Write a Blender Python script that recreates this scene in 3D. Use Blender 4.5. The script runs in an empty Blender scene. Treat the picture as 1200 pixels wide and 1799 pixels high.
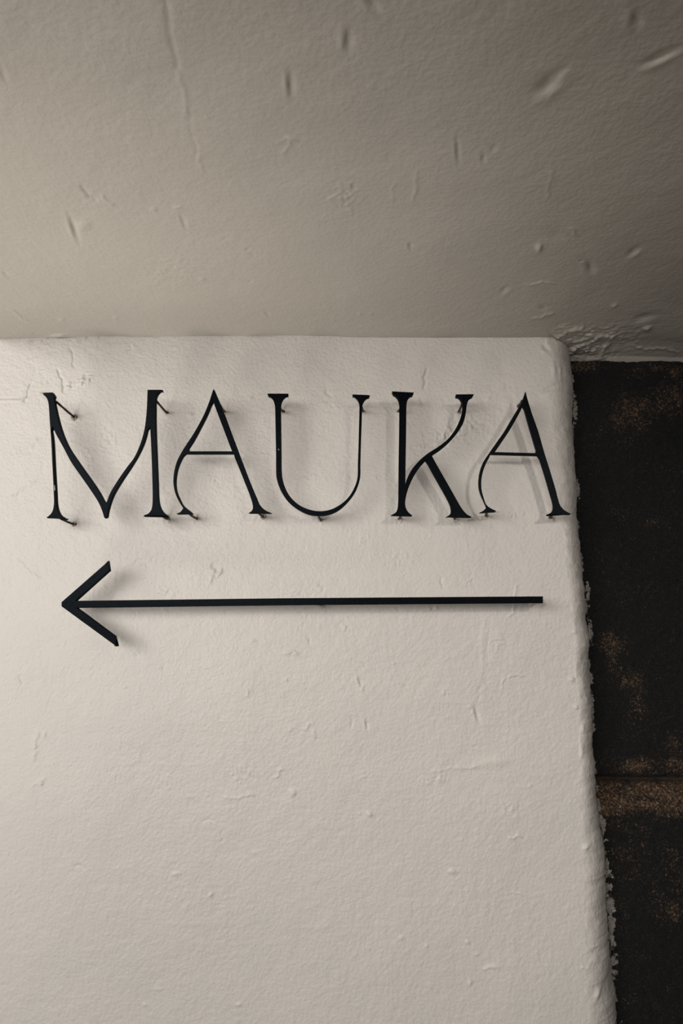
import bpy, bmesh, math, random
import numpy as np
from mathutils import Vector, Matrix, Euler

scene = bpy.context.scene
COL = scene.collection
random.seed(7)

# ------------------------------------------------------------------ camera
W, H, F = 1200.0, 1799.0, 1200.0           # photograph frame and focal length in pixels (24 mm lens)
DIST = 1.2                                 # camera to the lettered wall
CAM_Z = 1.55
PITCH = math.atan(205.5 / F)
YAW = math.atan(20.0 / F)
cam_d = bpy.data.cameras.new('camera')
cam_d.sensor_fit = 'HORIZONTAL'
cam_d.sensor_width = 24.0
cam_d.lens = 24.0
cam_d.clip_start = 0.02
cam = bpy.data.objects.new('camera', cam_d)
COL.objects.link(cam)
cam.location = (0.0, -DIST, CAM_Z)
cam.rotation_euler = Euler((math.pi / 2 + PITCH, 0, YAW), 'XYZ')
cam_d.dof.use_dof = True
cam_d.dof.focus_distance = 1.17
cam_d.dof.aperture_fstop = 8.0
scene.camera = cam
CAM_R = cam.rotation_euler.to_matrix()
CAM_C = Vector(cam.location)

# ------------------------------------------------------------------ light
world = bpy.data.worlds.new('world')
scene.world = world
world.use_nodes = True
world.node_tree.nodes['Background'].inputs[0].default_value = (1.0, 0.97, 0.93, 1)
world.node_tree.nodes['Background'].inputs[1].default_value = 0.008

def area(name, loc, target, sx, sy, watts, color):
    l = bpy.data.lights.new(name, 'AREA')
    l.shape = 'RECTANGLE'; l.size = sx; l.size_y = sy
    l.energy = watts; l.color = color
    o = bpy.data.objects.new(name, l); COL.objects.link(o)
    o.location = loc
    o.rotation_euler = (Vector(target) - Vector(loc)).to_track_quat('-Z', 'Y').to_euler()
    return o

# daylight coming over the end of the low ceiling, high on the left
area('daylight_over_ceiling_end', (-2.75, -1.75, 3.05), (-0.1, 0.0, 1.7), 0.6, 0.5, 3.0, (1.0, 0.965, 0.92))
# daylight at the mouth of the passage, behind the viewer on the left, cut off above by the edge of the low ceiling
area('daylight_passage_mouth', (-1.55, -3.3, 2.14), (0.0, 0.0, 1.45), 3.4, 1.3, 190.0, (1.0, 0.965, 0.925))
# unseen area light, added low on the left to brighten the ceiling there
ceiling_fill = area('added_ceiling_fill', (-1.25, -0.95, 0.4), (-0.46, -0.32, 2.06), 0.9, 0.9, 2.9, (1.0, 0.95, 0.88))
ceiling_fill.data.spread = math.radians(34)

def spot(name, loc, target, cone, blend, watts, radius, color):
    l = bpy.data.lights.new(name, 'SPOT')
    l.energy = watts; l.color = color; l.shadow_soft_size = radius
    l.spot_size = math.radians(cone); l.spot_blend = blend
    o = bpy.data.objects.new(name, l); COL.objects.link(o)
    o.location = loc
    o.rotation_euler = (Vector(target) - Vector(loc)).to_track_quat('-Z', 'Y').to_euler()
    return o

# lamp under the ceiling behind the viewer, to the right
spot('passage_lamp', (0.72, -1.62, 1.98), (0.30, 0.0, 1.55), 46, 0.9, 28.0, 0.04, (1.0, 0.93, 0.85))
vs = scene.view_settings
vs.view_transform = 'Standard'
vs.look = 'None'
vs.gamma = 1.0
vs.use_curve_mapping = False
vs.exposure = 0.0

# ------------------------------------------------------------------ geometry helpers
def ray(px, py):
    return (CAM_R @ Vector(((px - W / 2) / F, -(py - H / 2) / F, -1.0)))

def on_plane(px, py, p0, n):
    d = ray(px, py)
    t = (Vector(p0) - CAM_C).dot(n) / d.dot(n)
    return CAM_C + d * t

def on_wall(px, py, y=0.0):
    return on_plane(px, py, (0, y, 0), Vector((0, 1, 0)))

def on_ceiling(px, py, z):
    return on_plane(px, py, (0, 0, z), Vector((0, 0, 1)))

def _hash(ix, iy, seed):
    n = (ix.astype(np.int64) * 374761393 + iy.astype(np.int64) * 668265263 + seed * 1442695041) & 0xFFFFFFFF
    n = ((n ^ (n >> 13)) * 1274126177) & 0xFFFFFFFF
    n = n ^ (n >> 16)
    return (n & 0xFFFF).astype(np.float64) / 32767.5 - 1.0

def noise(x, y, scale, seed=0):
    """smooth value noise, about -1..1; scale = size of one cell in metres"""
    x = np.asarray(x) / scale + 1000.0; y = np.asarray(y) / scale + 1000.0
    ix = np.floor(x); iy = np.floor(y)
    fx = x - ix; fy = y - iy
    fx = fx * fx * fx * (fx * (fx * 6 - 15) + 10); fy = fy * fy * fy * (fy * (fy * 6 - 15) + 10)
    a = _hash(ix, iy, seed); b = _hash(ix + 1, iy, seed)
    c = _hash(ix, iy + 1, seed); d = _hash(ix + 1, iy + 1, seed)
    return (a * (1 - fx) + b * fx) * (1 - fy) + (c * (1 - fx) + d * fx) * fy

def fbm(x, y, scale, octaves=3, seed=0, gain=0.5):
    s = 0; a = 1.0
    for k in range(octaves):
        s = s + a * noise(x + 0.37 * k, y - 0.21 * k, scale / 2 ** k, seed + k * 17)
        a *= gain
    return s

def sstep(a, b, x):
    t = np.clip((x - a) / (b - a), 0, 1)
    return t * t * (3 - 2 * t)

def grid_mesh(name, P, mat, attrs=None, smooth=True):
    """P: (rows, cols, 3) array -> mesh datablock"""
    r, c = P.shape[:2]
    me = bpy.data.meshes.new(name)
    idx = np.arange(r * c).reshape(r, c)
    q = np.stack([idx[:-1, :-1], idx[:-1, 1:], idx[1:, 1:], idx[1:, :-1]], -1).reshape(-1, 4)
    nf = len(q)
    me.vertices.add(r * c)
    me.vertices.foreach_set('co', P.reshape(-1).astype(np.float32))
    me.loops.add(nf * 4)
    me.loops.foreach_set('vertex_index', q.reshape(-1).astype(np.int32))
    me.polygons.add(nf)
    me.polygons.foreach_set('loop_start', np.arange(0, nf * 4, 4, dtype=np.int32))
    me.polygons.foreach_set('loop_total', np.full(nf, 4, dtype=np.int32))
    if smooth:
        me.polygons.foreach_set('use_smooth', np.ones(nf, dtype=bool))
    for k, v in (attrs or {}).items():
        a = me.attributes.new(k, 'FLOAT', 'POINT')
        a.data.foreach_set('value', v.reshape(-1).astype(np.float32))
    me.update(calc_edges=True)
    me.validate()
    me.materials.append(mat)
    return me

def link(name, me, parent=None, loc=(0, 0, 0)):
    o = bpy.data.objects.new(name, me)
    COL.objects.link(o)
    o.location = loc
    if parent is not None:
        o.parent = parent
    return o

def structure(o, label=None):
    o['kind'] = 'structure'
    if label:
        o['label'] = label
    return o

# ------------------------------------------------------------------ materials
class NT:
    def __init__(self, name):
        self.m = bpy.data.materials.new(name)
        self.m.use_nodes = True
        self.t = self.m.node_tree
        self.p = self.t.nodes['Principled BSDF']
    def n(self, typ, **kw):
        nd = self.t.nodes.new(typ)
        for k, v in kw.items():
            if k.startswith('i_'):
                nd.inputs[k[2:].replace('_', ' ')].default_value = v
            else:
                setattr(nd, k, v)
        return nd
    def l(self, a, b):
        self.t.links.new(a, b)
    def pos(self):
        return self.n('ShaderNodeNewGeometry').outputs['Position']
    def noise(self, vec, scale, detail=2.0, rough=0.5):
        nd = self.n('ShaderNodeTexNoise')
        nd.inputs['Scale'].default_value = scale
        nd.inputs['Detail'].default_value = detail
        nd.inputs['Roughness'].default_value = rough
        self.l(vec, nd.inputs['Vector'])
        return nd.outputs['Fac']
    def ramp(self, fac, stops):
        nd = self.n('ShaderNodeValToRGB')
        e = nd.color_ramp.elements
        e[0].position, e[0].color = stops[0][0], (*stops[0][1], 1)
        e[1].position, e[1].color = stops[-1][0], (*stops[-1][1], 1)
        for p, c in stops[1:-1]:
            x = e.new(p); x.color = (*c, 1)
        self.l(fac, nd.inputs['Fac'])
        return nd.outputs['Color']
    def math(self, op, a, b=None, clamp=False):
        nd = self.n('ShaderNodeMath', operation=op, use_clamp=clamp)
        for i, v in enumerate((a, b)):
            if v is None: continue
            if isinstance(v, (int, float)): nd.inputs[i].default_value = v
            else: self.l(v, nd.inputs[i])
        return nd.outputs[0]
    def mix(self, fac, a, b):
        nd = self.n('ShaderNodeMix', data_type='RGBA')
        if isinstance(fac, (int, float)): nd.inputs[0].default_value = fac
        else: self.l(fac, nd.inputs[0])
        for i, v in ((6, a), (7, b)):
            if isinstance(v, tuple): nd.inputs[i].default_value = (*v, 1)
            else: self.l(v, nd.inputs[i])
        return nd.outputs[2]
    def attr(self, name):
        return self.n('ShaderNodeAttribute', attribute_name=name).outputs['Fac']
    def bump(self, height, dist, strength=1.0, normal=None):
        nd = self.n('ShaderNodeBump')
        nd.inputs['Strength'].default_value = strength
        nd.inputs['Distance'].default_value = dist
        self.l(height, nd.inputs['Height'])
        if normal is not None: self.l(normal, nd.inputs['Normal'])
        return nd.outputs['Normal']

def plaster_material(name, base, alt, rough, peel):
    t = NT(name)
    p = t.pos()
    big = t.noise(p, 7.0, 3.0, 0.55)
    col = t.mix(t.ramp(big, [(0.35, (0, 0, 0)), (0.65, (1, 1, 1))]), base, alt)
    dirt = t.attr('dirt')
    col = t.mix(dirt, col, (0.20, 0.135, 0.09))
    rim = t.attr('rim')
    rm = t.ramp(t.math('ADD', rim, t.math('MULTIPLY', t.math('SUBTRACT', t.noise(p, 120.0, 3.0, 0.6), 0.5), 2.4)), [(0.80, (0, 0, 0)), (0.88, (1, 1, 1))])
    col = t.mix(rm, col, (0.012, 0.010, 0.009))
    t.l(col, t.p.inputs['Base Color'])
    t.p.inputs['Roughness'].default_value = rough
    t.p.inputs['Specular IOR Level'].default_value = 0.4
    fine = t.noise(p, 170.0, 2.5, 0.55)
    mid = t.noise(p, 60.0, 2.0, 0.5)
    h = t.math('ADD', t.math('MULTIPLY', fine, 1.0), t.math('MULTIPLY', mid, 0.8))
    t.l(t.bump(h, peel), t.p.inputs['Normal'])
    return t.m

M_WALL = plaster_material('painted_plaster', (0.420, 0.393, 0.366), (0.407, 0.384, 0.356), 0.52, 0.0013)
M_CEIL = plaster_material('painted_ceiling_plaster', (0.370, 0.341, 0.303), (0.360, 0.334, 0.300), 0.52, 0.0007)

def stone_material():
    t = NT('dark_lava_stone')
    p = t.pos()
    n1 = t.noise(p, 420.0, 5.0, 0.75)
    n2 = t.noise(p, 45.0, 4.0, 0.7)
    dark = t.ramp(n1, [(0.36, (0.0009, 0.0009, 0.0010)), (0.52, (0.0026, 0.0026, 0.0028)), (0.62, (0.0125, 0.0122, 0.0124)), (0.74, (0.052, 0.050, 0.049))])
    # brown mineral specks in patches
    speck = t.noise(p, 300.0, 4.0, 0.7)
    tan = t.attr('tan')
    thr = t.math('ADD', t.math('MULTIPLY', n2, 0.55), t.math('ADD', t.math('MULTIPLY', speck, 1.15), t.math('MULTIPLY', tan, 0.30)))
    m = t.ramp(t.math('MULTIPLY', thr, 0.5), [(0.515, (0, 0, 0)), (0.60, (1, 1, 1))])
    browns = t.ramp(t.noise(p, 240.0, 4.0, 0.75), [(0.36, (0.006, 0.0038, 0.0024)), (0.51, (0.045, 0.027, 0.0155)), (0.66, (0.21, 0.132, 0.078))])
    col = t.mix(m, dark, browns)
    # pale grains
    g = t.ramp(t.noise(p, 520.0, 1.0, 0.5), [(0.745, (0, 0, 0)), (0.80, (1, 1, 1))])
    col = t.mix(t.math('MULTIPLY', g, 0.35), col, (0.30, 0.27, 0.24))
    # smears of wall paint on the arris
    paint = t.attr('paint')
    pm = t.ramp(t.math('ADD', paint, t.math('MULTIPLY', t.math('SUBTRACT', t.noise(p, 150.0, 4.0, 0.7), 0.5), 1.5)), [(0.50, (0, 0, 0)), (0.60, (1, 1, 1))])
    col = t.mix(pm, col, t.ramp(n1, [(0.35, (0.05, 0.044, 0.040)), (0.60, (0.31, 0.280, 0.255))]))
    t.l(col, t.p.inputs['Base Color'])
    t.p.inputs['Roughness'].default_value = 0.85
    t.p.inputs['Specular IOR Level'].default_value = 0.25
    h = t.math('ADD', n1, t.math('MULTIPLY', t.noise(p, 900.0, 2.0, 0.6), 0.5))
    t.l(t.bump(h, 0.0030), t.p.inputs['Normal'])
    return t.m

M_STONE = stone_material()

def simple(name, col, rough, metal=0.0, spec=0.5, bump=None, alt=None, ascale=40.0):
    t = NT(name)
    p = t.pos()
    if alt:
        c = t.mix(t.ramp(t.noise(p, ascale, 4.0, 0.6), [(0.42, (0, 0, 0)), (0.62, (1, 1, 1))]), col, alt)
        t.l(c, t.p.inputs['Base Color'])
    else:
        t.p.inputs['Base Color'].default_value = (*col, 1)
    t.p.inputs['Roughness'].default_value = rough
    t.p.inputs['Metallic'].default_value = metal
    t.p.inputs['Specular IOR Level'].default_value = spec
    if bump:
        t.l(t.bump(t.noise(p, bump[0], 3.0, 0.6), bump[1]), t.p.inputs['Normal'])
    return t.m

M_METAL = simple('black_painted_steel', (0.0016, 0.0022, 0.0030), 0.30, 0.0, 0.022, (260.0, 0.0004), (0.0013, 0.0017, 0.0022), 60.0)
M_METAL.node_tree.nodes['Principled BSDF'].inputs['Specular Tint'].default_value = (0.72, 0.86, 1.0, 1)
M_PIN = simple('black_rod_with_rust', (0.008, 0.007, 0.0065), 0.6, 0.0, 0.3, (400.0, 0.0006), (0.030, 0.016, 0.010), 220.0)
M_COLLAR = simple('lumpy_filler_with_rust', (0.36, 0.315, 0.275), 0.8, 0.0, 0.3, (420.0, 0.002), (0.075, 0.043, 0.030), 260.0)
M_CHIP = simple('bare_scratched_metal', (0.30, 0.27, 0.235), 0.6, 0.0, 0.4, (300.0, 0.0005), (0.20, 0.16, 0.13), 300.0)
M_FLOOR = simple('worn_concrete_floor', (0.12, 0.11, 0.10), 0.8, 0.0, 0.3, (60.0, 0.002), (0.09, 0.085, 0.08), 3.0)
M_MORTAR = simple('dark_mortar', (0.018, 0.013, 0.010), 0.95, 0.0, 0.2, (180.0, 0.003), (0.030, 0.021, 0.014), 50.0)

# ------------------------------------------------------------------ relief: dents, scratches, blisters
def px_features(feats, X, Yc, to_xy, height, unit, gain):
    """feats in photograph pixels: (x, y, length, width, angle_deg, mm, kind)"""
    for (fx, fy, ln, wd, ang, mm, kind) in feats:
        mm = mm * gain
        cx, cy = to_xy(fx, fy)
        # local pixel axes on the surface
        e = 4.0
        ax, ay = to_xy(fx + e, fy); bx, by = to_xy(fx, fy + e)
        J = np.array([[(ax - cx) / e, (bx - cx) / e], [(ay - cy) / e, (by - cy) / e]])
        Ji = np.linalg.inv(J)
        R = max(ln, wd) * 2.4 + 4
        ext = np.abs(J) @ np.array([R, R])
        r0, r1 = np.searchsorted(Yc, [cy - ext[1], cy + ext[1]])
        c0, c1 = np.searchsorted(X, [cx - ext[0], cx + ext[0]])
        if r1 <= r0 or c1 <= c0:
            continue
        gx, gy = np.meshgrid(X[c0:c1] - cx, Yc[r0:r1] - cy)
        u = Ji[0, 0] * gx + Ji[0, 1] * gy
        v = Ji[1, 0] * gx + Ji[1, 1] * gy
        a = math.radians(ang)
        s = u * math.cos(a) + v * math.sin(a)
        t = -u * math.sin(a) + v * math.cos(a)
        if kind == 'dent' or kind == 'bump':
            g = np.exp(-((s / (ln * .5)) ** 2 + (t / (wd * .5)) ** 2))
            if kind == 'dent':
                g = g - 0.35 * np.exp(-((s / (ln * .62)) ** 2 + ((t - wd * .75) / (wd * .5)) ** 2))
            height[r0:r1, c0:c1] += (-1 if kind == 'dent' else 1) * mm * .001 * g
        elif kind == 'line':
            w = t + 1.6 * np.sin(s / max(ln, 1) * 9.0 + fx) + 0.9 * np.sin(s * .45 + fy)
            g = np.exp(-(w / (wd * .5)) ** 2) * sstep(ln * .5, ln * .5 - min(8, ln * .3), np.abs(s))
            height[r0:r1, c0:c1] += mm * .001 * g
        elif kind == 'rough':
            m = np.exp(-((s / (ln * .5)) ** 2 + (t / (wd * .5)) ** 2))
            n = np.abs(noise(gx, gy, unit * 7, int(fx))) + 0.6 * np.abs(noise(gx, gy, unit * 3.5, int(fy)))
            height[r0:r1, c0:c1] += mm * .001 * m * (n - 0.5)

# ------------------------------------------------------------------ wall with the letters (rounded plaster corner on the right)
STONE_Y = 0.075
edge_px = [(560, 1001), (640, 1003), (700, 1006), (760, 1005), (800, 1008), (850, 1012), (900, 1013), (960, 1018), (1000, 1021), (1060, 1026),
           (1100, 1030), (1160, 1032), (1200, 1035), (1280, 1039), (1340, 1042), (1370, 1042), (1400, 1046), (1450, 1055),
           (1500, 1062), (1550, 1066), (1600, 1069), (1650, 1071), (1700, 1074), (1760, 1079), (1799, 1084), (1900, 1092)]
_e = sorted([(on_wall(x, y, STONE_Y).z, on_wall(x, y, STONE_Y).x) for y, x in edge_px])
EDGE_Z = np.array([a for a, b in _e]); EDGE_X = np.array([b for a, b in _e])
roll_px = [(560, 72), (640, 69), (760, 60), (900, 52), (1100, 47), (1300, 46), (1420, 50), (1500, 58), (1650, 64), (1799, 70), (1900, 72)]
_w = sorted([(on_wall(1000, y).z, w * 0.001) for y, w in roll_px])
ROLL_Z = np.array([a for a, b in _w]); ROLL_W = np.array([b for a, b in _w])

def edge_x(z):
    return np.interp(z, EDGE_Z, EDGE_X)

ceil_px = [(-40, 597), (0, 596), (60, 594), (130, 592), (250, 591), (500, 589.5), (750, 591), (955, 593), (1100, 595), (1300, 598)]
CEIL_X = np.array([on_wall(x, y).x for x, y in ceil_px]); CEIL_Z = np.array([on_wall(x, y).z for x, y in ceil_px])
Z_CEIL = float(np.mean(CEIL_Z))
X_END = on_wall(-10, 600).x                   # the low ceiling ends just left of the frame

z_lo = on_wall(600, 1840).z; z_hi = Z_CEIL + 0.03
zs = np.concatenate([np.linspace(0.0, z_lo, 10)[:-1], np.arange(z_lo, z_hi, 0.00165), np.linspace(z_hi, Z_CEIL + 1.4, 8)])
x_lo = on_wall(-60, 1800).x
tfl = np.concatenate([np.linspace(-1.9, x_lo, 9)[:-1], np.arange(x_lo, 0.30, 0.00165)])
NF = len(tfl)
tail = np.linspace(0, 1, 70)                   # from x = 0.30 to the beginning of the rounding
NC = 38
wall_feats = [
    (747, 665, 44, 5, 100, -1.6, 'line'), (741, 705, 18, 5, 95, -.9, 'line'),
    (800, 762, 120, 46, -22, 2.4, 'rough'), (725, 742, 34, 14, -15, 2.0, 'rough'), (745, 785, 40, 18, -10, 1.4, 'rough'),
    (108, 668, 50, 4, 75, -1.4, 'line'), (128, 628, 44, 3, 80, -1.2, 'line'), (150, 668, 34, 18, -40, 2.4, 'rough'), (122, 680, 22, 10, -60, 2.0, 'rough'),
    (50, 690, 44, 4, 110, -1.2, 'line'), (28, 705, 60, 4, -15, 1.1, 'line'), (12, 725, 40, 4, 95, -1.0, 'line'), (68, 655, 22, 10, -30, 1.4, 'rough'),
    (228, 612, 16, 4, 120, -1.0, 'line'), (188, 775, 30, 40, 0, 1.1, 'rough'), (60, 780, 30, 5, 115, 0.8, 'line'), (160, 800, 26, 30, 0, 1.0, 'rough'),
    (378, 1000, 26, 8, 70, -1.6, 'line'), (370, 1018, 24, 6, -30, 1.2, 'line'), (386, 1006, 20, 5, 120, 1.4, 'line'),
    (508, 1146, 16, 8, 0, 1.4, 'bump'), (520, 1148, 12, 7, 20, 1.4, 'bump'), (514, 1148, 4, 3, 0, 1.2, 'dent'),
    (634, 1200, 22, 6, 70, 1.6, 'dent'), (637, 1208, 14, 5, 90, 1.5, 'bump'), (645, 1272, 16, 6, 80, 1.5, 'dent'), (618, 1268, 26, 4, 85, -.7, 'line'),
    (838, 1254, 24, 7, 75, 1.8, 'dent'), (825, 1242, 8, 5, 0, .8, 'bump'), (907, 1187, 36, 3, -6, 1.0, 'line'), (884, 1200, 30, 3, 100, .7, 'line'),
    (848, 1140, 120, 6, 93, 0.35, 'line'), (858, 1130, 90, 4, 92, -0.3, 'line'), (842, 1220, 40, 5, 100, -.4, 'line'), (880, 1130, 24, 30, 0, 1.3, 'rough'),
    (780, 1218, 14, 12, 0, 1.3, 'rough'), (712, 1207, 6, 4, 0, 1.1, 'dent'), (692, 1165, 6, 5, 0, .8, 'bump'), (640, 1168, 10, 4, 50, .9, 'dent'),
    (862, 1340, 60, 16, -8, 1.0, 'bump'), (765, 1370, 40, 14, -5, 1.5, 'rough'), (800, 1350, 90, 5, -6, .6, 'line'), (640, 1365, 34, 12, 0, 1.0, 'rough'),
    (835, 1312, 5, 4, 0, 1.0, 'dent'), (545, 1270, 10, 8, 0, 1.0, 'rough'), (510, 1283, 14, 8, 0, 1.2, 'rough'), (540, 1276, 26, 5, -35, .9, 'line'), (552, 1290, 20, 5, 80, .8, 'line'),
    (515, 1393, 11, 9, 60, 1.7, 'bump'), (650, 1431, 10, 8, 30, 1.5, 'bump'), (632, 1430, 8, 4, 0, .6, 'bump'), (795, 1531, 14, 8, 10, 1.6, 'bump'), (905, 1470, 30, 4, -8, 1.2, 'line'),
    (822, 1655, 8, 6, 50, 1.4, 'bump'), (838, 1677, 8, 6, 0, 1.2, 'bump'), (826, 1727, 7, 10, 0, 1.1, 'bump'), (862, 1700, 34, 5, -8, .9, 'line'), (750, 1662, 6, 5, 0, .7, 'bump'),
    (705, 1647, 10, 8, 0, .9, 'bump'), (907, 1570, 40, 3, 2, .5, 'line'), (900, 1420, 40, 30, 0, 1.0, 'rough'), (930, 1380, 14, 4, -30, .8, 'line'),
    (1050, 1748, 22, 9, 115, 2.2, 'bump'), (1030, 1488, 14, 8, -40, 1.6, 'bump'), (1005, 1193, 9, 7, 0, 1.8, 'bump'), (1013, 1243, 8, 7, 0, 1.6, 'bump'), (1024, 1280, 14, 6, 80, 1.3, 'bump'),
    (1022, 1322, 22, 6, 95, 1.2, 'bump'), (1010, 1110, 8, 7, 0, 1.2, 'bump'), (1028, 1700, 20, 4, -15, .9, 'line'), (1046, 1665, 20, 4, -10, .9, 'line'),
    (965, 683, 20, 9, -20, 1.8, 'dent'), (972, 648, 24, 8, 80, 1.6, 'bump'), (960, 612, 18, 9, 45, 1.6, 'dent'), (985, 650, 30, 6, 85, 1.2, 'bump'),
    (140, 1522, 30, 4, 14, -1.0, 'line'), (72, 1372, 14, 8, -35, 1.2, 'bump'), (65, 1378, 30, 4, -15, .9, 'line'), (62, 1310, 60, 8, 100, .8, 'line'), (78, 1290, 10, 6, 90, 1.0, 'bump'),
    (37, 1195, 26, 4, 80, -.8, 'line'), (310, 1535, 12, 6, -10, 1.2, 'bump'), (370, 1572, 10, 6, -45, 1.1, 'bump'), (448, 1498, 6, 5, 0, 1.0, 'bump'), (390, 1470, 30, 3, 95, -.6, 'line'),
    (365, 1441, 26, 3, 0, -.8, 'line'), (420, 1400, 60, 4, -6, .7, 'line'), (490, 1358, 30, 5, -50, 1.0, 'line'), (430, 1360, 60, 30, 0, 1.0, 'rough'),
    (420, 1765, 8, 6, 0, 1.0, 'bump'), (255, 1766, 8, 6, 0, 1.0, 'bump'), (275, 1738, 18, 4, 0, .7, 'bump'), (445, 1125, 8, 5, 0, 1.0, 'bump'), (435, 1216, 22, 4, 85, .9, 'line'),
    (503, 1194, 5, 5, 0, 1.0, 'bump'), (545, 1222, 14, 8, 0, 1.2, 'rough'), (220, 1207, 6, 4, 0, .9, 'bump'), (280, 1173, 8, 6, 0, .8, 'bump'), (235, 1150, 30, 20, 0, .8, 'rough'),
    (566, 1032, 22, 4, 70, -.9, 'line'), (553, 1042, 20, 6, 0, 1.2, 'rough'), (777, 1025, 34, 4, 70, -.8, 'line'), (826, 1020, 20, 26, 0, 1.0, 'rough'), (905, 1040, 34, 3, 110, .9, 'line'),
    (900, 1075, 30, 3, 115, 1.0, 'line'), (760, 1070, 20, 10, 0, 1.4, 'rough'), (605, 1100, 34, 16, 20, 1.2, 'rough'), (543, 1125, 22, 4, 70, -.8, 'line'), (530, 1080, 18, 8, 0, 1.4, 'rough'),
    (330, 960, 10, 6, 0, .8, 'bump'), (240, 985, 40, 30, 0, .7, 'rough'), (290, 1040, 50, 30, 0, .8, 'rough'), (48, 1000, 60, 4, 40, .7, 'line'), (40, 860, 60, 4, -35, .6, 'line'),
    (585, 715, 26, 6, 20, 1.2, 'rough'), (576, 690, 26, 5, 60, -.8, 'line'), (660, 838, 10, 12, 0, 1.2, 'rough'), (655, 755, 8, 8, 0, 1.0, 'rough'), (545, 838, 16, 12, 0, 1.3, 'rough'), (530, 842, 30, 4, -20, .7, 'line'),
    (440, 700, 8, 6, 0, .8, 'bump'), (335, 730, 7, 6, 0, 1.0, 'bump'), (470, 800, 12, 6, 20, 1.0, 'rough'), (462, 795, 4, 4, 0, .8, 'dent'), (375, 845, 20, 10, 0, 1.0, 'rough'), (450, 908, 12, 8, 0, 1.4, 'rough'),
    (700, 985, 60, 40, 0, .7, 'rough'), (640, 950, 40, 20, 0, .7, 'rough'), (870, 690, 50, 8, -35, .9, 'line'), (905, 905, 30, 12, -8, 1.2, 'rough'), (855, 910, 30, 8, -10, 1.6, 'rough'),
]

relief_x = np.concatenate([np.linspace(-1.9, x_lo, 9)[:-1], np.arange(x_lo, 0.56, 0.00165)])
RX, RZ = np.meshgrid(relief_x, zs)
wall_h = (0.0014 * fbm(RX, RZ, 0.16, 2, 3) + 0.00030 * fbm(RX, RZ, 0.035, 2, 11) + 0.00016 * noise(RX, RZ, 0.011, 29)
          + 0.00028 * np.maximum(0, fbm(RX, RZ, 0.07, 2, 71)) * noise(RX, RZ, 0.0065, 31))
# trowel ridges
wall_h += 0.00018 * np.exp(-(noise(RX * 0.35, RZ, 0.05, 55) / 0.06) ** 2) * sstep(-.1, .5, noise(RX, RZ, 0.15, 56))
px_features(wall_feats, relief_x, zs, lambda a, b: (on_wall(a, b).x, on_wall(a, b).z), wall_h, 0.001, 1.6)

def sample_h(hgrid, gx, x, rows):
    i = np.clip(np.searchsorted(gx, x) - 1, 0, len(gx) - 2)
    f = np.clip((x - gx[i]) / (gx[i + 1] - gx[i]), 0, 1)
    return hgrid[rows, i] * (1 - f) + hgrid[rows, i + 1] * f

nrow = len(zs)
rag = 0.0008 * noise(zs * 0, zs, 0.013, 5) + 0.0007 * noise(zs * 0, zs, 0.0045, 6) + 0.0022 * noise(zs * 0, zs, 0.045, 7)
xe = edge_x(zs) + rag
xw = np.interp(zs, ROLL_Z, ROLL_W)
xs0 = xe - xw
PHI = math.radians(54)
phis = np.linspace(0, PHI, NC)[1:]
cols_total = NF + 69 + NC - 1 + 4
P = np.zeros((nrow, cols_total, 3))
rows_i = np.arange(nrow)
for j in range(NF):
    x = np.full(nrow, tfl[j])
    P[:, j, 0] = x; P[:, j, 1] = -sample_h(wall_h, relief_x, x, rows_i); P[:, j, 2] = zs
for k in range(1, 70):
    x = tfl[-1] + (xs0 - tfl[-1]) * tail[k]
    P[:, NF + k - 1, 0] = x; P[:, NF + k - 1, 1] = -sample_h(wall_h, relief_x, x, rows_i); P[:, NF + k - 1, 2] = zs
base = NF + 69
arc_len = 0.0
for k, ph in enumerate(phis):
    fx = math.sin(ph) / math.sin(PHI); fy = (1 - math.cos(ph)) / (1 - math.cos(PHI))
    s = xs0 + xw * (0.55 * fx + 0.45 * ph / PHI)
    h = sample_h(wall_h, relief_x, s, rows_i) + 0.0007 * noise(np.full(nrow, k * 0.0018), zs, 0.012, 91) + 0.0016 * noise(np.full(nrow, k * 0.0018), zs, 0.05, 92) * (ph / PHI)
    P[:, base + k, 0] = xs0 + xw * fx + h * math.sin(ph)
    P[:, base + k, 1] = STONE_Y * fy - h * math.cos(ph)
    P[:, base + k, 2] = zs
last = base + NC - 2
for k in range(4):
    P[:, last + 1 + k, 0] = P[:, last, 0] - 0.0004 * (k + 1)
    P[:, last + 1 + k, 1] = P[:, last, 1] + 0.006 * (k + 1)
    P[:, last + 1 + k, 2] = zs
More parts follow.
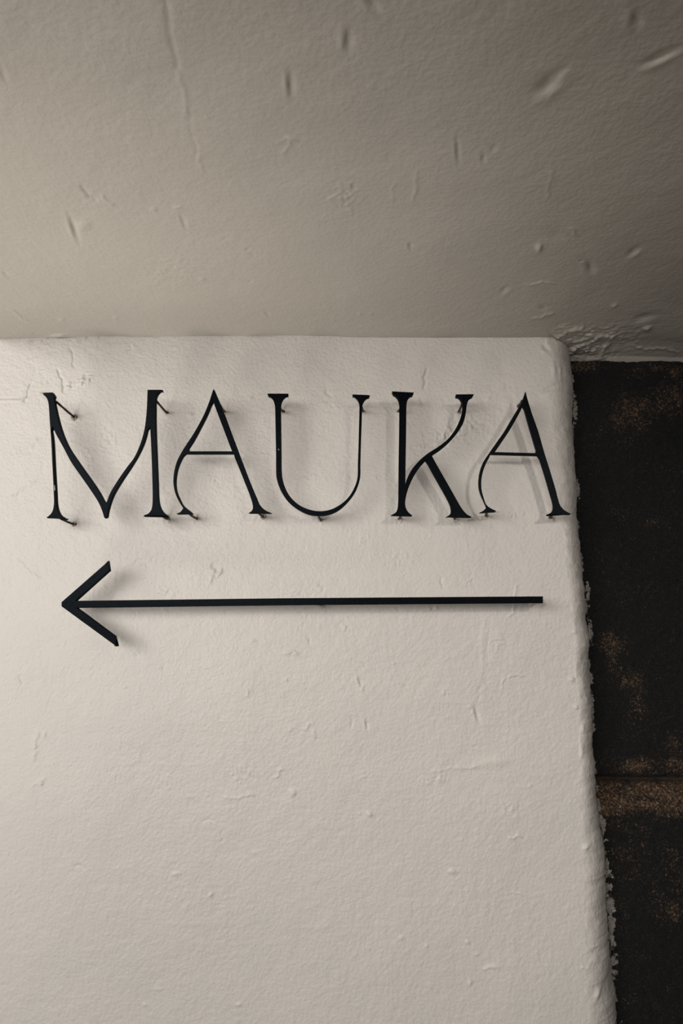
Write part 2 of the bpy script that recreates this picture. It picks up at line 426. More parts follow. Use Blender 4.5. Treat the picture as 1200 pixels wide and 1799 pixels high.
# grime: along the joint with the ceiling and round the pins
dirt = np.zeros((nrow, cols_total))
zc_of_x = np.interp(P[:, :, 0], CEIL_X, CEIL_Z)
dj = zc_of_x - P[:, :, 2]
dirt += 0.35 * np.exp(-(dj / 0.0022) ** 2) * sstep(-0.1, 0.6, noise(P[:, :, 0], P[:, :, 2], 0.03, 41))
dirt += 0.5 * np.exp(-(dj / 0.010) ** 2) * sstep(0.35, 0.7, noise(P[:, :, 0], P[:, :, 2], 0.006, 42)) * sstep(-0.45, -0.5, P[:, :, 0])
PIN_BASES = [(131, 733), (293, 725), (130, 921), (294, 911), (394, 723), (346, 911), (463, 908), (497, 723), (638, 722), (564, 914),
             (700, 723), (806, 724), (702, 911), (799, 911), (911, 715), (854, 906), (968, 908), (562, 1061), (948, 1060)]
for (bx, by) in PIN_BASES:
    w = on_wall(bx, by)
    d2 = (P[:, :, 0] - w.x) ** 2 + (P[:, :, 2] - w.z) ** 2
    dirt += 0.45 * np.exp(-d2 / 0.006 ** 2) * (0.6 + 0.6 * noise(P[:, :, 0], P[:, :, 2], 0.004, 44))
    P[:, :, 1] -= 0.0022 * np.exp(-d2 / 0.007 ** 2) * np.maximum(0, 0.7 + noise(P[:, :, 0], P[:, :, 2], 0.005, 45)) * (P[:, :, 1] < 0.02)
dirt = np.clip(dirt, 0, 0.8)
# bare, unpainted spots along the ragged arris
rim = np.zeros((nrow, cols_total))
face_y = np.where(zs < on_wall(1060, 1370, STONE_Y).z, STONE_Y - 0.013, STONE_Y - 0.001)
inner = np.clip((P[:, :, 1] - face_y[:, None] + 0.034) / 0.030, 0, 1)
rim_z = np.interp(zs, [on_wall(1060, y).z for y in (1799, 1730, 1690, 1400, 1365, 1340, 900, 640)], [0.25, 0.6, 1.0, 1.0, .8, 0.35, 0.45, 0.5])
rim = inner ** 0.6 * 1.05 * rim_z[:, None]
wall = structure(link('wall_back', grid_mesh('wall_back', P, M_WALL, {'dirt': dirt, 'rim': rim})), 'off-white painted rough plaster wall carrying the letters')

# ------------------------------------------------------------------ low ceiling
cx = np.concatenate([np.arange(X_END, 0.80, 0.0021), np.linspace(0.80, 1.7, 10)])
cy = np.concatenate([np.linspace(-2.6, -0.80, 10)[:-1], np.arange(-0.80, 0.125, 0.0021)])
CX, CY = np.meshgrid(cx, cy)
ceil_feats = [
    (511, 150, 34, 11, 86, 2.4, 'dent'), (612, 74, 30, 13, 90, 2.2, 'dent'), (652, 8, 34, 14, 45, 2.2, 'dent'),
    (505, 262, 34, 4, 118, .9, 'line'), (512, 246, 18, 6, 20, 1.2, 'bump'), (497, 250, 34, 3, -12, .5, 'line'),
    (155, 342, 46, 5, 42, -1.3, 'line'), (187, 353, 34, 5, 40, .9, 'line'), (130, 402, 36, 8, 70, 2.2, 'dent'), (148, 396, 22, 20, 0, .9, 'bump'),
    (300, 60, 150, 8, 80, -0.7, 'line'), (322, 165, 90, 6, 79, .45, 'line'), (338, 235, 90, 5, 79, -.35, 'line'), (352, 290, 40, 4, 78, .6, 'line'),
    (322, 392, 22, 6, 70, 1.2, 'dent'), (312, 366, 20, 4, -20, .7, 'line'), (270, 370, 12, 7, 40, .8, 'bump'), (300, 480, 90, 60, 0, .7, 'rough'), (355, 490, 10, 6, 0, .8, 'bump'),
    (968, 146, 52, 20, -36, 3.2, 'dent'), (985, 138, 40, 12, -38, 1.6, 'bump'), (1160, 100, 56, 12, -25, 2.6, 'dent'), (1118, 35, 26, 18, 90, 2.0, 'dent'),
    (804, 265, 34, 6, 86, 1.8, 'dent'), (849, 277, 12, 7, 80, 1.2, 'dent'), (868, 260, 14, 10, -45, .8, 'dent'), (721, 432, 9, 7, 70, 1.6, 'dent'),
    (947, 434, 13, 9, 95, 3.2, 'bump'), (1037, 470, 20, 14, 60, 2.6, 'dent'), (1113, 441, 22, 9, -35, 2.2, 'dent'), (1021, 457, 6, 5, 0, 1.1, 'dent'), (886, 510, 16, 8, -40, 1.6, 'dent'),
    (950, 497, 60, 3, -5, 1.0, 'line'), (955, 553, 44, 4, -12, 1.2, 'line'), (955, 540, 12, 8, 20, 1.4, 'dent'), (1130, 555, 34, 10, -15, 1.8, 'dent'), (1137, 571, 14, 6, -18, 3.0, 'bump'),
    (608, 350, 40, 60, 0, 1.4, 'rough'), (620, 330, 8, 8, 90, 1.4, 'dent'), (590, 345, 4, 30, 60, .8, 'line'), (980, 410, 30, 24, 0, .9, 'dent'), (1008, 405, 26, 5, 60, .9, 'line'),
    (1030, 600, 90, 34, 0, 2.0, 'rough'), (1000, 580, 60, 5, -20, 2.0, 'line'), (1045, 588, 80, 5, -8, 1.8, 'line'), (1065, 600, 50, 6, -60, 1.8, 'line'), (1020, 602, 70, 4, -25, 2.0, 'line'),
    (1150, 603, 90, 3, 3, 1.0, 'line'), (990, 575, 30, 14, 0, 3.0, 'rough'), (973, 596, 20, 8, 60, 2.4, 'dent'),
    (5, 130, 20, 8, 70, 1.0, 'dent'), (103, 592, 26, 4, -4, 2.4, 'bump'), (60, 588, 40, 5, 5, 1.2, 'rough'), (690, 340, 40, 4, 95, .5, 'line'), (730, 330, 60, 5, 97, .6, 'line'), (965, 320, 60, 5, 98, .5, 'line'),
    (652, 552, 6, 5, 0, 1.2, 'bump'), (632, 553, 6, 4, 0, 1.0, 'bump'), (1080, 535, 10, 5, -30, 1.6, 'bump'), (470, 553, 10, 6, 50, 1.0, 'dent'), (203, 560, 6, 5, 0, 1.0, 'bump'), (108, 563, 8, 6, 0, 1.2, 'bump'),
    (10, 480, 10, 6, 40, .9, 'dent'), (35, 555, 60, 4, 35, .8, 'line'), (435, 440, 6, 5, 0, .9, 'dent'), (395, 422, 5, 4, 0, .8, 'dent'), (440, 495, 5, 4, 0, 1, 'dent'),
]
ceil_h = (0.0022 * fbm(CX, CY, 0.20, 2, 203) + 0.00025 * fbm(CX, CY, 0.04, 2, 211) + 0.00010 * noise(CX, CY, 0.011, 229) + 0.00005 * noise(CX, CY, 0.005, 230))
px_features(ceil_feats, cx, cy, lambda a, b: (on_ceiling(a, b, Z_CEIL).x, on_ceiling(a, b, Z_CEIL).y), ceil_h, 0.001, 1.35)
ceil_z = np.interp(CX, CEIL_X, CEIL_Z)
blend = sstep(-0.16, 0.0, CY)
ceil_z = ceil_z * blend + Z_CEIL * (1 - blend)
# plaster run-out towards the stone
xr = float(np.interp(Z_CEIL, EDGE_Z, EDGE_X))
over = sstep(xr - 0.075, xr - 0.02, CX)
cove = 0.006 * sstep(0.0, 0.08, CY) + 0.35 * np.maximum(0, CY - 0.066)
lump = 0.0022 * np.abs(fbm(CX, CY, 0.014, 2, 301)) + 0.0012 * np.abs(noise(CX * 1.6, CY * .8, 0.006, 302))
lumpm = over * sstep(-0.10, 0.0, CY) * sstep(xr + 0.14, xr + 0.02, CX)
PC = np.stack([CX, CY, ceil_z - ceil_h * 1.0 - over * cove - lump * lumpm], -1)
PC = PC[:, ::-1, :].copy()                     # faces look down
cdirt = 0.25 * np.exp(-((CY) / 0.004) ** 2) * sstep(0.0, 0.6, noise(CX, CY, 0.02, 47)) * (1 - over)
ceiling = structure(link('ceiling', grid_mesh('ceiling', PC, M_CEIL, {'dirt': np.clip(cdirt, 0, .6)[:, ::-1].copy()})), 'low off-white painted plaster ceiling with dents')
# the body of the slab above, closing its left end
bm = bmesh.new()
b = bmesh.ops.create_cube(bm, size=1.0)
for v in bm.verts:
    v.co = Vector((X_END + (v.co.x + .5) * (1.7 - X_END), -2.6 + (v.co.y + .5) * 2.75, Z_CEIL + 0.012 + (v.co.z + .5) * 0.22))
me = bpy.data.meshes.new('slab'); bm.to_mesh(me); bm.free(); me.materials.append(M_CEIL)
link('slab', me, ceiling)

# ------------------------------------------------------------------ stone wall on the right: two blocks and the bed joint between them
def z_px(y, yy=STONE_Y):
    return on_wall(1120, y, yy).z

def blob(AX, AZ, px, py, rx, ry):
    c = on_wall(px, py, STONE_Y)
    return np.exp(-(((AX - c.x) / (rx * .001)) ** 2 + ((AZ - c.z) / (ry * .001)) ** 2))

def stone_block(name, z0, z1, y_face, seed, round_top, round_bot, tan_fn, parent, x_far=1.65):
    step = 0.0021
    zz = np.arange(z0, z1, step)
    xx0 = float(np.min(edge_x(np.linspace(z0, z1, 20)))) - 0.035
    xx = np.concatenate([np.arange(xx0, 0.66, step), np.linspace(0.66, x_far, 60)[1:]])
    GX, GZ = np.meshgrid(xx, zz)
    h = (0.0035 * fbm(GX, GZ, 0.13, 2, seed) + 0.0016 * fbm(GX, GZ, 0.03, 2, seed + 3) + 0.0012 * noise(GX, GZ, 0.009, seed + 5)
         - 0.0016 * sstep(0.25, 0.8, noise(GX, GZ, 0.0065, seed + 9)))
    top = z1 + 0.004 * noise(GX, GX * 0, 0.05, seed + 21) - GZ
    bot = GZ - z0 + 0.003 * noise(GX, GX * 0, 0.04, seed + 22)
    back = np.zeros_like(h)
    for d, r in ((top, round_top), (bot, round_bot)):
        t = np.clip(1 - d / r, 0, 1)
        back += r * (1 - np.sqrt(np.maximum(0, 1 - t * t))) * 0.85
    Y = y_face - h + back
    PS = np.stack([GX, Y, GZ], -1)
    # close the block: bring the outline back into the wall
    def ring(a, dy):
        a = a.copy(); a[..., 1] = 0.150; return a
    PS = np.concatenate([ring(PS[:1], 0), PS, ring(PS[-1:], 0)], 0)
    PS = np.concatenate([ring(PS[:, :1], 0), PS, ring(PS[:, -1:], 0)], 1)
    AX = PS[..., 0]; AZ = PS[..., 2]
    de = AX - edge_x(AZ)
    cl = 0.55 + 0.45 * noise(AZ * 0, AZ, 0.03, seed + 31)
    paint = np.clip(0.95 - de / (0.012 * (0.35 + cl)), 0, 1) * np.clip(0.35 + 0.8 * noise(AX, AZ, 0.016, seed + 33) + 0.35 * cl, 0, 1)
    low = sstep(0.0, 0.01, on_wall(1060, 1372, STONE_Y).z - AZ) * sstep(0.0, 0.08, AZ - on_wall(1060, 1760, STONE_Y).z)
    paint = np.maximum(paint, low * np.clip(1.0 - de / 0.011, 0, 1) ** 0.5 * np.clip(0.62 + 0.75 * noise(AX * 0.6, AZ, 0.0075, seed + 35), 0, 1))
    for (bx, by, rx, ry) in ((1011, 720, 7, 40), (1038, 1108, 8, 32), (1034, 1040, 6, 30), (1037, 1192, 7, 18), (1047, 1384, 10, 12), (1046, 1355, 8, 10), (1040, 1240, 5, 40), (1016, 860, 5, 30), (1022, 985, 5, 30)):
        paint = np.maximum(paint, 0.78 * blob(AX, AZ, bx, by, rx, ry))
    pt = np.clip(0.9 - np.abs(AZ - z1) / 0.006, 0, 1) * sstep(0.0, 0.5, noise(AX, AZ, 0.02, seed + 37)) * 0.8 * (seed == 500)
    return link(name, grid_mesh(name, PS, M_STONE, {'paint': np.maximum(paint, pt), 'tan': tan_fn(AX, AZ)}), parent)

# bed of dark mortar behind the blocks
bm = bmesh.new()
bmesh.ops.create_cube(bm, size=1.0)
bmesh.ops.bevel(bm, geom=bm.edges[:], offset=0.01, segments=1, affect='EDGES')
zt = Z_CEIL + 0.02
for v in bm.verts:
    v.co = Vector((0.33 + (v.co.x + .5) * 1.40, 0.105 + (v.co.y + .5) * 0.10, (v.co.z + .5) * zt))
me = bpy.data.meshes.new('wall_right'); bm.to_mesh(me); bm.free(); me.materials.append(M_MORTAR)
wall_r = structure(link('wall_right', me), 'dark rough stone wall beside the plaster')

def tan_upper(AX, AZ):
    v = 0.05 + 0.22 * noise(AX, AZ, 0.06, 610)
    v += 0.85 * blob(AX, AZ, 1110, 720, 55, 45) + 0.9 * blob(AX, AZ, 1020, 640, 40, 18) + 0.75 * blob(AX, AZ, 1195, 690, 30, 60) + 0.6 * blob(AX, AZ, 1150, 645, 60, 14)
    v += 0.85 * blob(AX, AZ, 1075, 1130, 22, 30) + 1.0 * blob(AX, AZ, 1105, 1200, 26, 22) + 0.7 * blob(AX, AZ, 1120, 1240, 18, 20) + 0.6 * blob(AX, AZ, 1085, 900, 25, 20) + .6 * blob(AX, AZ, 1140, 915, 30, 14)
    v += 1.0 * blob(AX, AZ, 1125, 1345, 34, 14) + 0.8 * blob(AX, AZ, 1190, 1345, 30, 30) + .6 * blob(AX, AZ, 1185, 1300, 20, 20)
    return np.clip(v, 0, 1.2)

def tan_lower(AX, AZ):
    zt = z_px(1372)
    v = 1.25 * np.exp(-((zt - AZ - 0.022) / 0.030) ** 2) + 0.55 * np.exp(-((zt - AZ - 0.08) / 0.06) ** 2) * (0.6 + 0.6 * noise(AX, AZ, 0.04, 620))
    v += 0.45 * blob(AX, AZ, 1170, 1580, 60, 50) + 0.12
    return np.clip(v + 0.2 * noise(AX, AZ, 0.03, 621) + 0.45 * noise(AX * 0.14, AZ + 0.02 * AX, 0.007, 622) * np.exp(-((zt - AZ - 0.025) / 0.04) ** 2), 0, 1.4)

stone_block('stone_block', z_px(1366), z_px(622), STONE_Y + 0.002, 500, 0.014, 0.012, tan_upper, wall_r)
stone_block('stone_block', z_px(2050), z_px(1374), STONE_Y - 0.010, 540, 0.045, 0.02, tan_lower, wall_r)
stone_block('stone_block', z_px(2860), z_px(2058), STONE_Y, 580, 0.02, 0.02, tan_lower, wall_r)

# ------------------------------------------------------------------ floor of the passage
bm = bmesh.new()
bmesh.ops.create_cube(bm, size=1.0)
for v in bm.verts:
    v.co = Vector((v.co.x * 7.0 - 1.0, v.co.y * 4.4 - 2.0, v.co.z * 0.1 - 0.05))
me = bpy.data.meshes.new('floor'); bm.to_mesh(me); bm.free(); me.materials.append(M_FLOOR)
structure(link('floor', me), 'worn concrete floor of the passage')

# ------------------------------------------------------------------ metal letters and arrow
VP = np.array([620.0, 1105.0])                 # foot of the wall normal in the photograph
PLATE = 0.009

def smooth_loop(pts, scale, ox, oy):
    """pts: (x, y) smooth or (x, y, 1) corner, in zoomed pixels -> dense polyline in photograph pixels"""
    P = [(ox + p[0] / scale, oy + p[1] / scale, len(p) > 2) for p in pts]
    n = len(P); out = []
    for i in range(n):
        a, b = P[i], P[(i + 1) % n]
        pa = P[i - 1] if not a[2] else None
        pb = P[(i + 2) % n] if not b[2] else None
        p1 = np.array(a[:2]); p2 = np.array(b[:2])
        p0 = np.array(pa[:2]) if pa else p1 - (p2 - p1)
        p3 = np.array(pb[:2]) if pb else p2 + (p2 - p1)
        k = 1 if (a[2] and b[2]) else max(2, int(np.linalg.norm(p2 - p1) / 4))
        # centripetal-like tension to keep uneven spacing calm
        d = np.linalg.norm(p2 - p1) + 1e-9
        m1 = (p2 - p0) / (np.linalg.norm(p2 - p1) + np.linalg.norm(p1 - p0) + 1e-9) * d
        m2 = (p3 - p1) / (np.linalg.norm(p3 - p2) + np.linalg.norm(p2 - p1) + 1e-9) * d
        for j in range(k):
            t = j / k
            h = (2 * t ** 3 - 3 * t ** 2 + 1) * p1 + (t ** 3 - 2 * t ** 2 + t) * m1 + (-2 * t ** 3 + 3 * t ** 2) * p2 + (t ** 3 - t ** 2) * m2
            out.append(h)
    return np.array(out)

def front_outline(poly, hole, thick):
    """the traced outline is the silhouette of the plate; pull the edges whose side face shows back to the front face"""
    nxt = np.roll(poly, -1, 0); prv = np.roll(poly, 1, 0)
    t = nxt - prv
    area2 = np.sum(poly[:, 0] * nxt[:, 1] - nxt[:, 0] * poly[:, 1])
    n = np.stack([t[:, 1], -t[:, 0]], 1) * (1 if area2 > 0 else -1)
    n /= (np.linalg.norm(n, axis=1, keepdims=True) + 1e-9)
    if hole: n = -n
    d = (VP - poly) * (thick / DIST)
    w = np.sum(n * d, 1, keepdims=True)
    return poly - n * np.maximum(w, 0)

class Plane:
    """the standing plane of a letter: stand-off from the wall at its top and at its foot"""
    def __init__(self, d_top, d_bot, y_top=690, y_bot=907):
        zt = on_wall(600, y_top).z; zb = on_wall(600, y_bot).z
        self.p0 = Vector((0, -d_bot, zb)); p1 = Vector((0, -d_top, zt))
        self.up = (p1 - self.p0).normalized()
        self.n = Vector((1, 0, 0)).cross(self.up).normalized()      # points towards the viewer or away
        if self.n.y > 0: self.n = -self.n
    def at(self, px, py):
        return on_plane(px, py, self.p0, self.n)
    def uv(self, px, py):
        p = self.at(px, py) - self.p0
        return p.x, p.dot(self.up)

def plate_mesh(name, loops, plane, origin, mat, thick=PLATE, bevel=0.0007):
    cu = bpy.data.curves.new(name, 'CURVE')
    cu.dimensions = '2D'; cu.fill_mode = 'BOTH'
    cu.extrude = thick / 2 - bevel; cu.bevel_depth = bevel; cu.bevel_resolution = 1; cu.offset = -bevel
    for lp in loops:
        sp = cu.splines.new('POLY')
        sp.points.add(len(lp) - 1)
        for q, (px, py) in zip(sp.points, lp):
            u, v = plane.uv(px, py)
            q.co = (u, v, 0, 1)
        sp.use_cyclic_u = True
    o = bpy.data.objects.new(name, cu); COL.objects.link(o)
    dg = bpy.context.evaluated_depsgraph_get(); dg.update()
    me = bpy.data.meshes.new_from_object(o.evaluated_get(dg))
    bpy.data.objects.remove(o); bpy.data.curves.remove(cu)
    # local 2D frame -> world, front face on the traced plane
    M = Matrix(((1, plane.up.x, plane.n.x, plane.p0.x), (0, plane.up.y, plane.n.y, plane.p0.y), (0, plane.up.z, plane.n.z, plane.p0.z), (0, 0, 0, 1)))
    me.transform(Matrix.Translation(-Vector(origin)) @ M @ Matrix.Translation((0, 0, -thick / 2)))
    me.name = name
    me.materials.clear(); me.materials.append(mat)
    return me

def rod_mesh(name, a, b, r, mat, bend=0.0):
    a = Vector(a); b = Vector(b)
    bm = bmesh.new()
    ax = (b - a).normalized()
    s = ax.cross(Vector((0, 0, 1))).normalized(); t = ax.cross(s)
    rings = []
    for k in range(7):
        f = k / 6
        c = a.lerp(b, f) + t * bend * math.sin(f * math.pi) + s * (0.4 * bend) * math.sin(f * math.pi * 2)
        rr = r * (1 + 0.06 * math.sin(k * 2.3))
        rings.append([bm.verts.new(c + (s * math.cos(q * math.pi / 4) + t * math.sin(q * math.pi / 4)) * rr) for q in range(8)])
    for k in range(6):
        for q in range(8):
            bm.faces.new((rings[k][q], rings[k][(q + 1) % 8], rings[k + 1][(q + 1) % 8], rings[k + 1][q]))
    bm.faces.new(rings[0][::-1]); bm.faces.new(rings[-1])
    bmesh.ops.recalc_face_normals(bm, faces=bm.faces[:])
    for f in bm.faces: f.smooth = len(f.verts) == 4
    me = bpy.data.meshes.new(name); bm.to_mesh(me); bm.free(); me.materials.append(mat)
    return me

def collar_mesh(name, c, r, seed, mat):
    """a ragged little crater of filler where the rod enters the wall"""
    rnd = random.Random(seed)
    bm = bmesh.new()
    prof = [(0.42, 0.10), (0.55, 0.55), (0.85, 0.62), (1.15, 0.30), (1.5, -0.12)]
    N = 14
    rings = []
    jit = [[0.75 + 0.5 * rnd.random() for _ in range(N)] for _ in prof]
    for k, (rr, hh) in enumerate(prof):
        ring = []
        for q in range(N):
            a = q / N * 2 * math.pi
            R = r * rr * (jit[k][q] if k else 1)
            ring.append(bm.verts.new(Vector(c) + Vector((math.cos(a) * R, -r * hh * (0.6 + 0.7 * jit[(k + 2) % 5][q]) + (0.001 if k == 4 else 0), math.sin(a) * R))))
        rings.append(ring)
    for k in range(len(prof) - 1):
        for q in range(N):
            bm.faces.new((rings[k][q], rings[k][(q + 1) % N], rings[k + 1][(q + 1) % N], rings[k + 1][q]))
    bmesh.ops.recalc_face_normals(bm, faces=bm.faces[:])
    me = bpy.data.meshes.new(name); bm.to_mesh(me); bm.free(); me.materials.append(mat)
    return me

def add_pins(parent, plane, origin, pins, r=0.0020):
    for i, (fx, fy, bx, by, show) in enumerate(pins):
        a = on_plane(fx, fy, plane.p0 - plane.n * (PLATE - 0.001), plane.n)
        b = on_wall(bx, by); b = Vector((b.x, 0.004, b.z))
        o = Vector(origin)
        pin = link('mounting_pin', rod_mesh('mounting_pin', a - o, b - o, r, M_PIN, 0.0006), parent)
        link('filler_collar', collar_mesh('filler_collar', Vector((b.x, -0.0005, b.z)) - o, 0.0034 * show, int(bx), M_COLLAR), pin)

def chip_mesh(name, pts, plane, origin):
    bm = bmesh.new()
    o = Vector(origin)
    top = [bm.verts.new(plane.at(x, y) + plane.n * 0.0005 - o) for x, y in pts]
    bot = [bm.verts.new(plane.at(x, y) - plane.n * 0.0004 - o) for x, y in pts]
    bm.faces.new(top); bm.faces.new(bot[::-1])
    n = len(pts)
    for i in range(n):
        bm.faces.new((top[i], bot[i], bot[(i + 1) % n], top[(i + 1) % n]))
    bmesh.ops.recalc_face_normals(bm, faces=bm.faces[:])
    me = bpy.data.meshes.new(name); bm.to_mesh(me); bm.free(); me.materials.append(M_CHIP)
    return me

def letter(label, outline, holes, scale, ox, oy, d_top, d_bot, pins, base_px, chips=()):
    plane = Plane(d_top, d_bot)
    origin = plane.at(*base_px)
    loops = [front_outline(smooth_loop(outline, scale, ox, oy), False, PLATE)]
    for h in holes:
        loops.append(front_outline(smooth_loop(h, scale, ox, oy), True, PLATE))
    o = link('sign_letter', plate_mesh('sign_letter', loops, plane, origin, M_METAL), None, origin)
    o['label'] = label; o['category'] = 'letter'; o['group'] = 'metal letters of the word on the wall'
    add_pins(o, plane, origin, pins)
    for c in chips:
        link('paint_chip', chip_mesh('paint_chip', c, plane, origin), o)['label'] = 'bare chipped spot in the black paint'
    return o

M_OUT = [(95, 143, 1), (202, 140, 1), (229, 168, 1), (245, 270), (290, 450), (350, 600), (440, 740), (540, 880), (610, 985), (656, 1070, 1),
         (690, 985), (760, 870), (830, 770), (890, 690), (940, 580), (975, 460), (993, 330), (1000, 210), (1003, 118, 1), (1128, 118, 1), (1142, 138, 1),
         (1118, 152), (1098, 175), (1087, 215), (1085, 300), (1086, 450), (1095, 700), (1103, 900), (1110, 1060), (1125, 1120), (1150, 1160), (1176, 1178, 1), (1168, 1186, 1),
         (985, 1181, 1), (985, 1175, 1), (1012, 1160), (1035, 1130), (1045, 1070), (1044, 900), (1038, 700), (1030, 520), (1025, 440, 1),
         (990, 570), (940, 680), (880, 780), (800, 900), (730, 1020), (692, 1130), (680, 1195, 1), (662, 1208, 1), (645, 1204, 1), (637, 1195, 1),
         (620, 1140), (590, 1070), (530, 975), (450, 860), (360, 730), (290, 600), (235, 500), (206, 440, 1),
         (221, 520), (228, 600), (238, 800), (250, 1000), (254, 1080), (264, 1135), (285, 1178), (322, 1204, 1), (315, 1213, 1),
         (165, 1208, 1), (147, 1196, 1), (178, 1175), (202, 1140), (213, 1080), (212, 1000), (200, 750), (190, 550), (178, 380), (168, 240), (155, 192), (130, 165)]
letter('black metal letter M with curved middle strokes, leftmost of the word', M_OUT, [], 4.8, 50, 660, 0.070, 0.052,
       [(99, 706, 131, 733, 1.25), (275, 705, 293, 725, 0.9), (106, 911, 130, 921, 1.0), (283, 906, 294, 911, 0.9)], (180, 908),
       chips=[[(69.8, 689.2), (74.0, 689.4), (77.5, 692.3), (73.5, 691.6)], [(95.0, 853), (96.4, 852), (97.2, 861), (95.8, 862)], [(84, 910.6), (106, 911.4), (106, 912.0), (84, 911.2)]])

A1_OUT = [(546, 125, 1), (650, 370), (740, 610), (800, 770), (860, 930), (930, 1110), (985, 1240), (1006, 1290), (1032, 1325), (1075, 1358), (1128, 1380, 1), (1118, 1393, 1),
          (900, 1391, 1), (894, 1379, 1), (925, 1358), (938, 1330), (935, 1290), (900, 1180), (860, 1080), (800, 930), (746, 798, 1), (265, 798, 1),
          (230, 860), (195, 950), (178, 1060), (185, 1160), (215, 1240), (252, 1310), (300, 1352), (347, 1389, 1), (335, 1399, 1), (180, 1399, 1), (170, 1386, 1), (212, 1366), (238, 1330, 1),
          (200, 1270), (165, 1200), (148, 1140), (139, 1060), (148, 960), (175, 860), (220, 770), (270, 690), (330, 600), (400, 480), (460, 360), (510, 230), (535, 150)]
A1_IN = [(545, 275, 1), (645, 540), (728, 758, 1), (297, 758, 1), (360, 660), (430, 530), (500, 390)]
letter('black metal letter A with a swept left stroke, between the M and the U', A1_OUT, [A1_IN], 5.7143, 280, 660, 0.058, 0.048,
       [(387, 712, 394, 723, 0.8), (334, 904, 346, 911, 0.7), (455, 902, 463, 908, 1.2)], (390, 904),
       chips=[[(375, 682), (377.2, 684), (378.4, 686.6), (376.4, 686.2)]])

U_OUT = [(107, 170, 1), (308, 171, 1), (315, 200, 1), (275, 225), (252, 260), (243, 305), (243, 500), (246, 750), (250, 950), (270, 1050), (320, 1150), (400, 1230), (500, 1280), (610, 1298),
         (720, 1280), (820, 1225), (900, 1145), (950, 1050), (972, 970), (975, 850), (980, 700), (985, 500), (989, 320), (985, 280), (966, 240), (938, 215), (922, 205, 1), (922, 178, 1),
         (1090, 185, 1), (1088, 212, 1), (1052, 238), (1028, 270), (1018, 310), (1012, 450), (1005, 650), (1000, 850), (998, 970), (980, 1050), (940, 1140), (870, 1230), (790, 1300), (700, 1340),
         (610, 1352), (510, 1340), (410, 1295), (310, 1215), (240, 1110), (202, 1010), (192, 950), (190, 750), (185, 500), (181, 310), (175, 270), (152, 228), (112, 198, 1)]
letter('black metal letter U with one thick and one thin stem, middle of the word', U_OUT, [], 5.4545, 450, 660, 0.056, 0.046,
       [(490, 712, 497, 723, 0.8), (635, 714, 638, 722, 0.7), (558, 904, 564, 914, 0.8)], (560, 907),
       chips=[[(488.6, 788.8), (490.2, 788.6), (490.4, 791), (488.8, 791)]])

K_OUT = [(185, 178, 1), (419, 190, 1), (410, 222, 1), (370, 250), (346, 288), (338, 335), (335, 500), (332, 750), (328, 1000), (325, 1240, 1),
         (350, 1150), (400, 1050), (460, 975), (520, 915), (590, 860), (700, 790), (800, 710), (880, 610), (935, 500), (962, 400), (960, 345), (948, 300), (922, 262), (886, 240, 1), (892, 212, 1), (1085, 209, 1), (1075, 236, 1),
         (1038, 265), (1015, 298), (1004, 350), (995, 420), (970, 520), (920, 610), (850, 700), (770, 780), (690, 845), (620, 890, 1),
         (680, 1000), (760, 1140), (840, 1280), (890, 1370), (930, 1440), (970, 1500), (1015, 1545), (1058, 1568, 1), (1050, 1579, 1), (802, 1573, 1), (796, 1563, 1), (825, 1546), (836, 1520), (830, 1460),
         (800, 1390), (740, 1280), (660, 1140), (600, 1030), (553, 950, 1), (500, 1000), (430, 1100), (370, 1220), (340, 1310), (325, 1390), (325, 1440), (337, 1482), (362, 1520), (400, 1551, 1), (396, 1563, 1),
         (170, 1557, 1), (168, 1549, 1), (215, 1530), (240, 1500), (251, 1450), (255, 1350), (258, 1000), (263, 700), (265, 500), (265, 345), (255, 292), (232, 252), (190, 214, 1)]
letter('black metal letter K with a thin curved arm, between the U and the last A', K_OUT, [], 6.3158, 660, 660, 0.054, 0.046,
       [(706, 712, 700, 723, 0.8), (812, 708, 806, 724, 0.8), (705, 904, 702, 911, 0.8), (801, 905, 799, 911, 0.8)], (750, 908))

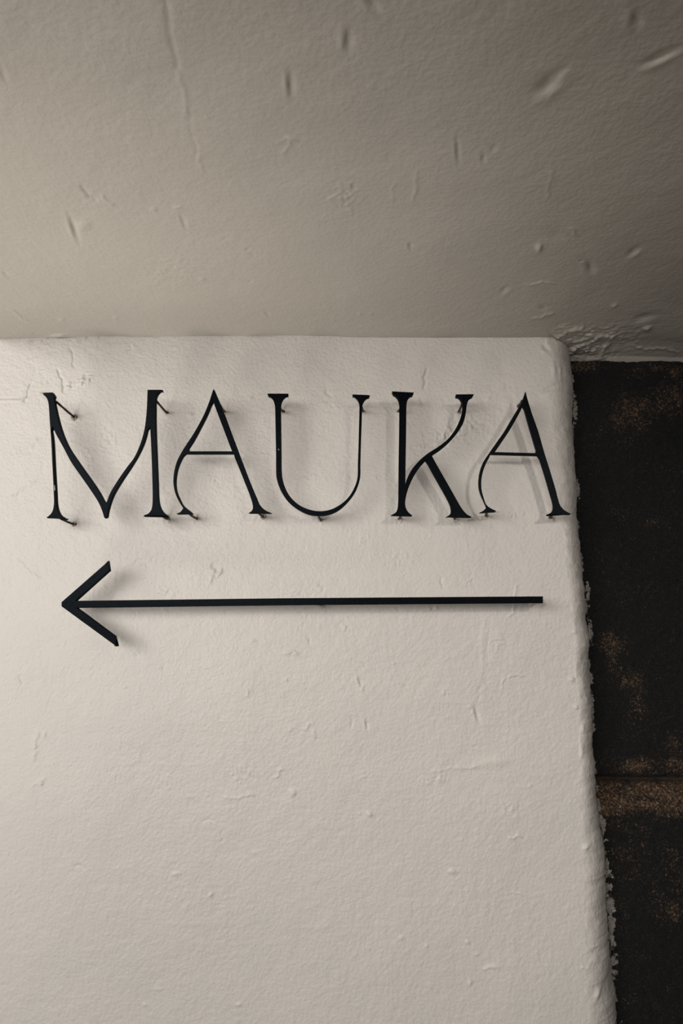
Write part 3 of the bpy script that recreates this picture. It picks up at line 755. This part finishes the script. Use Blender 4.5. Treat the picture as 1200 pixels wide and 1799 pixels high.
A2_OUT = [(592, 158, 1), (610, 230), (660, 390), (720, 560), (780, 770), (840, 960), (890, 1130), (925, 1260), (945, 1310), (982, 1350), (1051, 1388, 1), (1038, 1403, 1), (816, 1401, 1), (811, 1391, 1),
          (845, 1373), (858, 1340), (855, 1290), (830, 1200), (790, 1060), (750, 930), (712, 815, 1), (240, 802, 1), (200, 870), (165, 960), (148, 1050), (150, 1140), (170, 1220), (195, 1290), (228, 1322),
          (298, 1358, 1), (285, 1377, 1), (131, 1383, 1), (133, 1374, 1), (172, 1352), (190, 1325, 1), (160, 1260), (130, 1190), (115, 1120), (115, 1050), (130, 960), (165, 870), (230, 770), (300, 670), (370, 570), (430, 470), (490, 370), (548, 270), (570, 210)]
A2_IN = [(559, 318, 1), (620, 530), (693, 776, 1), (284, 766, 1), (350, 670), (430, 550), (500, 430)]
letter('black metal letter A beside the dark stone, rightmost of the word', A2_OUT, [A2_IN], 5.7143, 820, 660, 0.055, 0.047,
       [(917, 704, 911, 714, 0.9), (855, 899, 854, 906, 0.8), (969, 903, 967, 908, 0.9)], (925, 905))

# arrow: shaft and two head bars welded to it
arrow_plane = Plane(0.052, 0.050, 985, 1135)
ao = arrow_plane.at(530, 1062)
arrow = bpy.data.objects.new('sign_arrow', None); COL.objects.link(arrow)
arrow.location = ao; arrow.empty_display_size = 0.05
arrow['label'] = 'long black metal arrow pointing left below the letters'; arrow['category'] = 'arrow'

def bar(name, pts):
    lp = front_outline(np.array(pts, float), False, PLATE)
    return link(name, plate_mesh(name, [lp], arrow_plane, ao, M_METAL), arrow)

q = lambda X, Y: (90 + X / 4.8, 960 + Y / 4.8)
bar('arrowhead', [q(85, 505), q(85, 470), q(483, 121), q(494, 121), q(503, 212), q(230, 455), q(195, 487), q(235, 520), q(548, 750), q(551, 838), q(541, 838)])
arrow_plane.p0 = arrow_plane.p0 - arrow_plane.n * 0.00015
bar('shaft', [q(150, 459), (500, 1050.9), (954.2, 1047.6), (954.2, 1060.0), (500, 1063.8), q(150, 521)])
add_pins(arrow, arrow_plane, ao, [(165, 1061, 188, 1064, 0.6), (557, 1058, 562, 1061, 0.7), (950, 1055, 944, 1057, 0.7)])
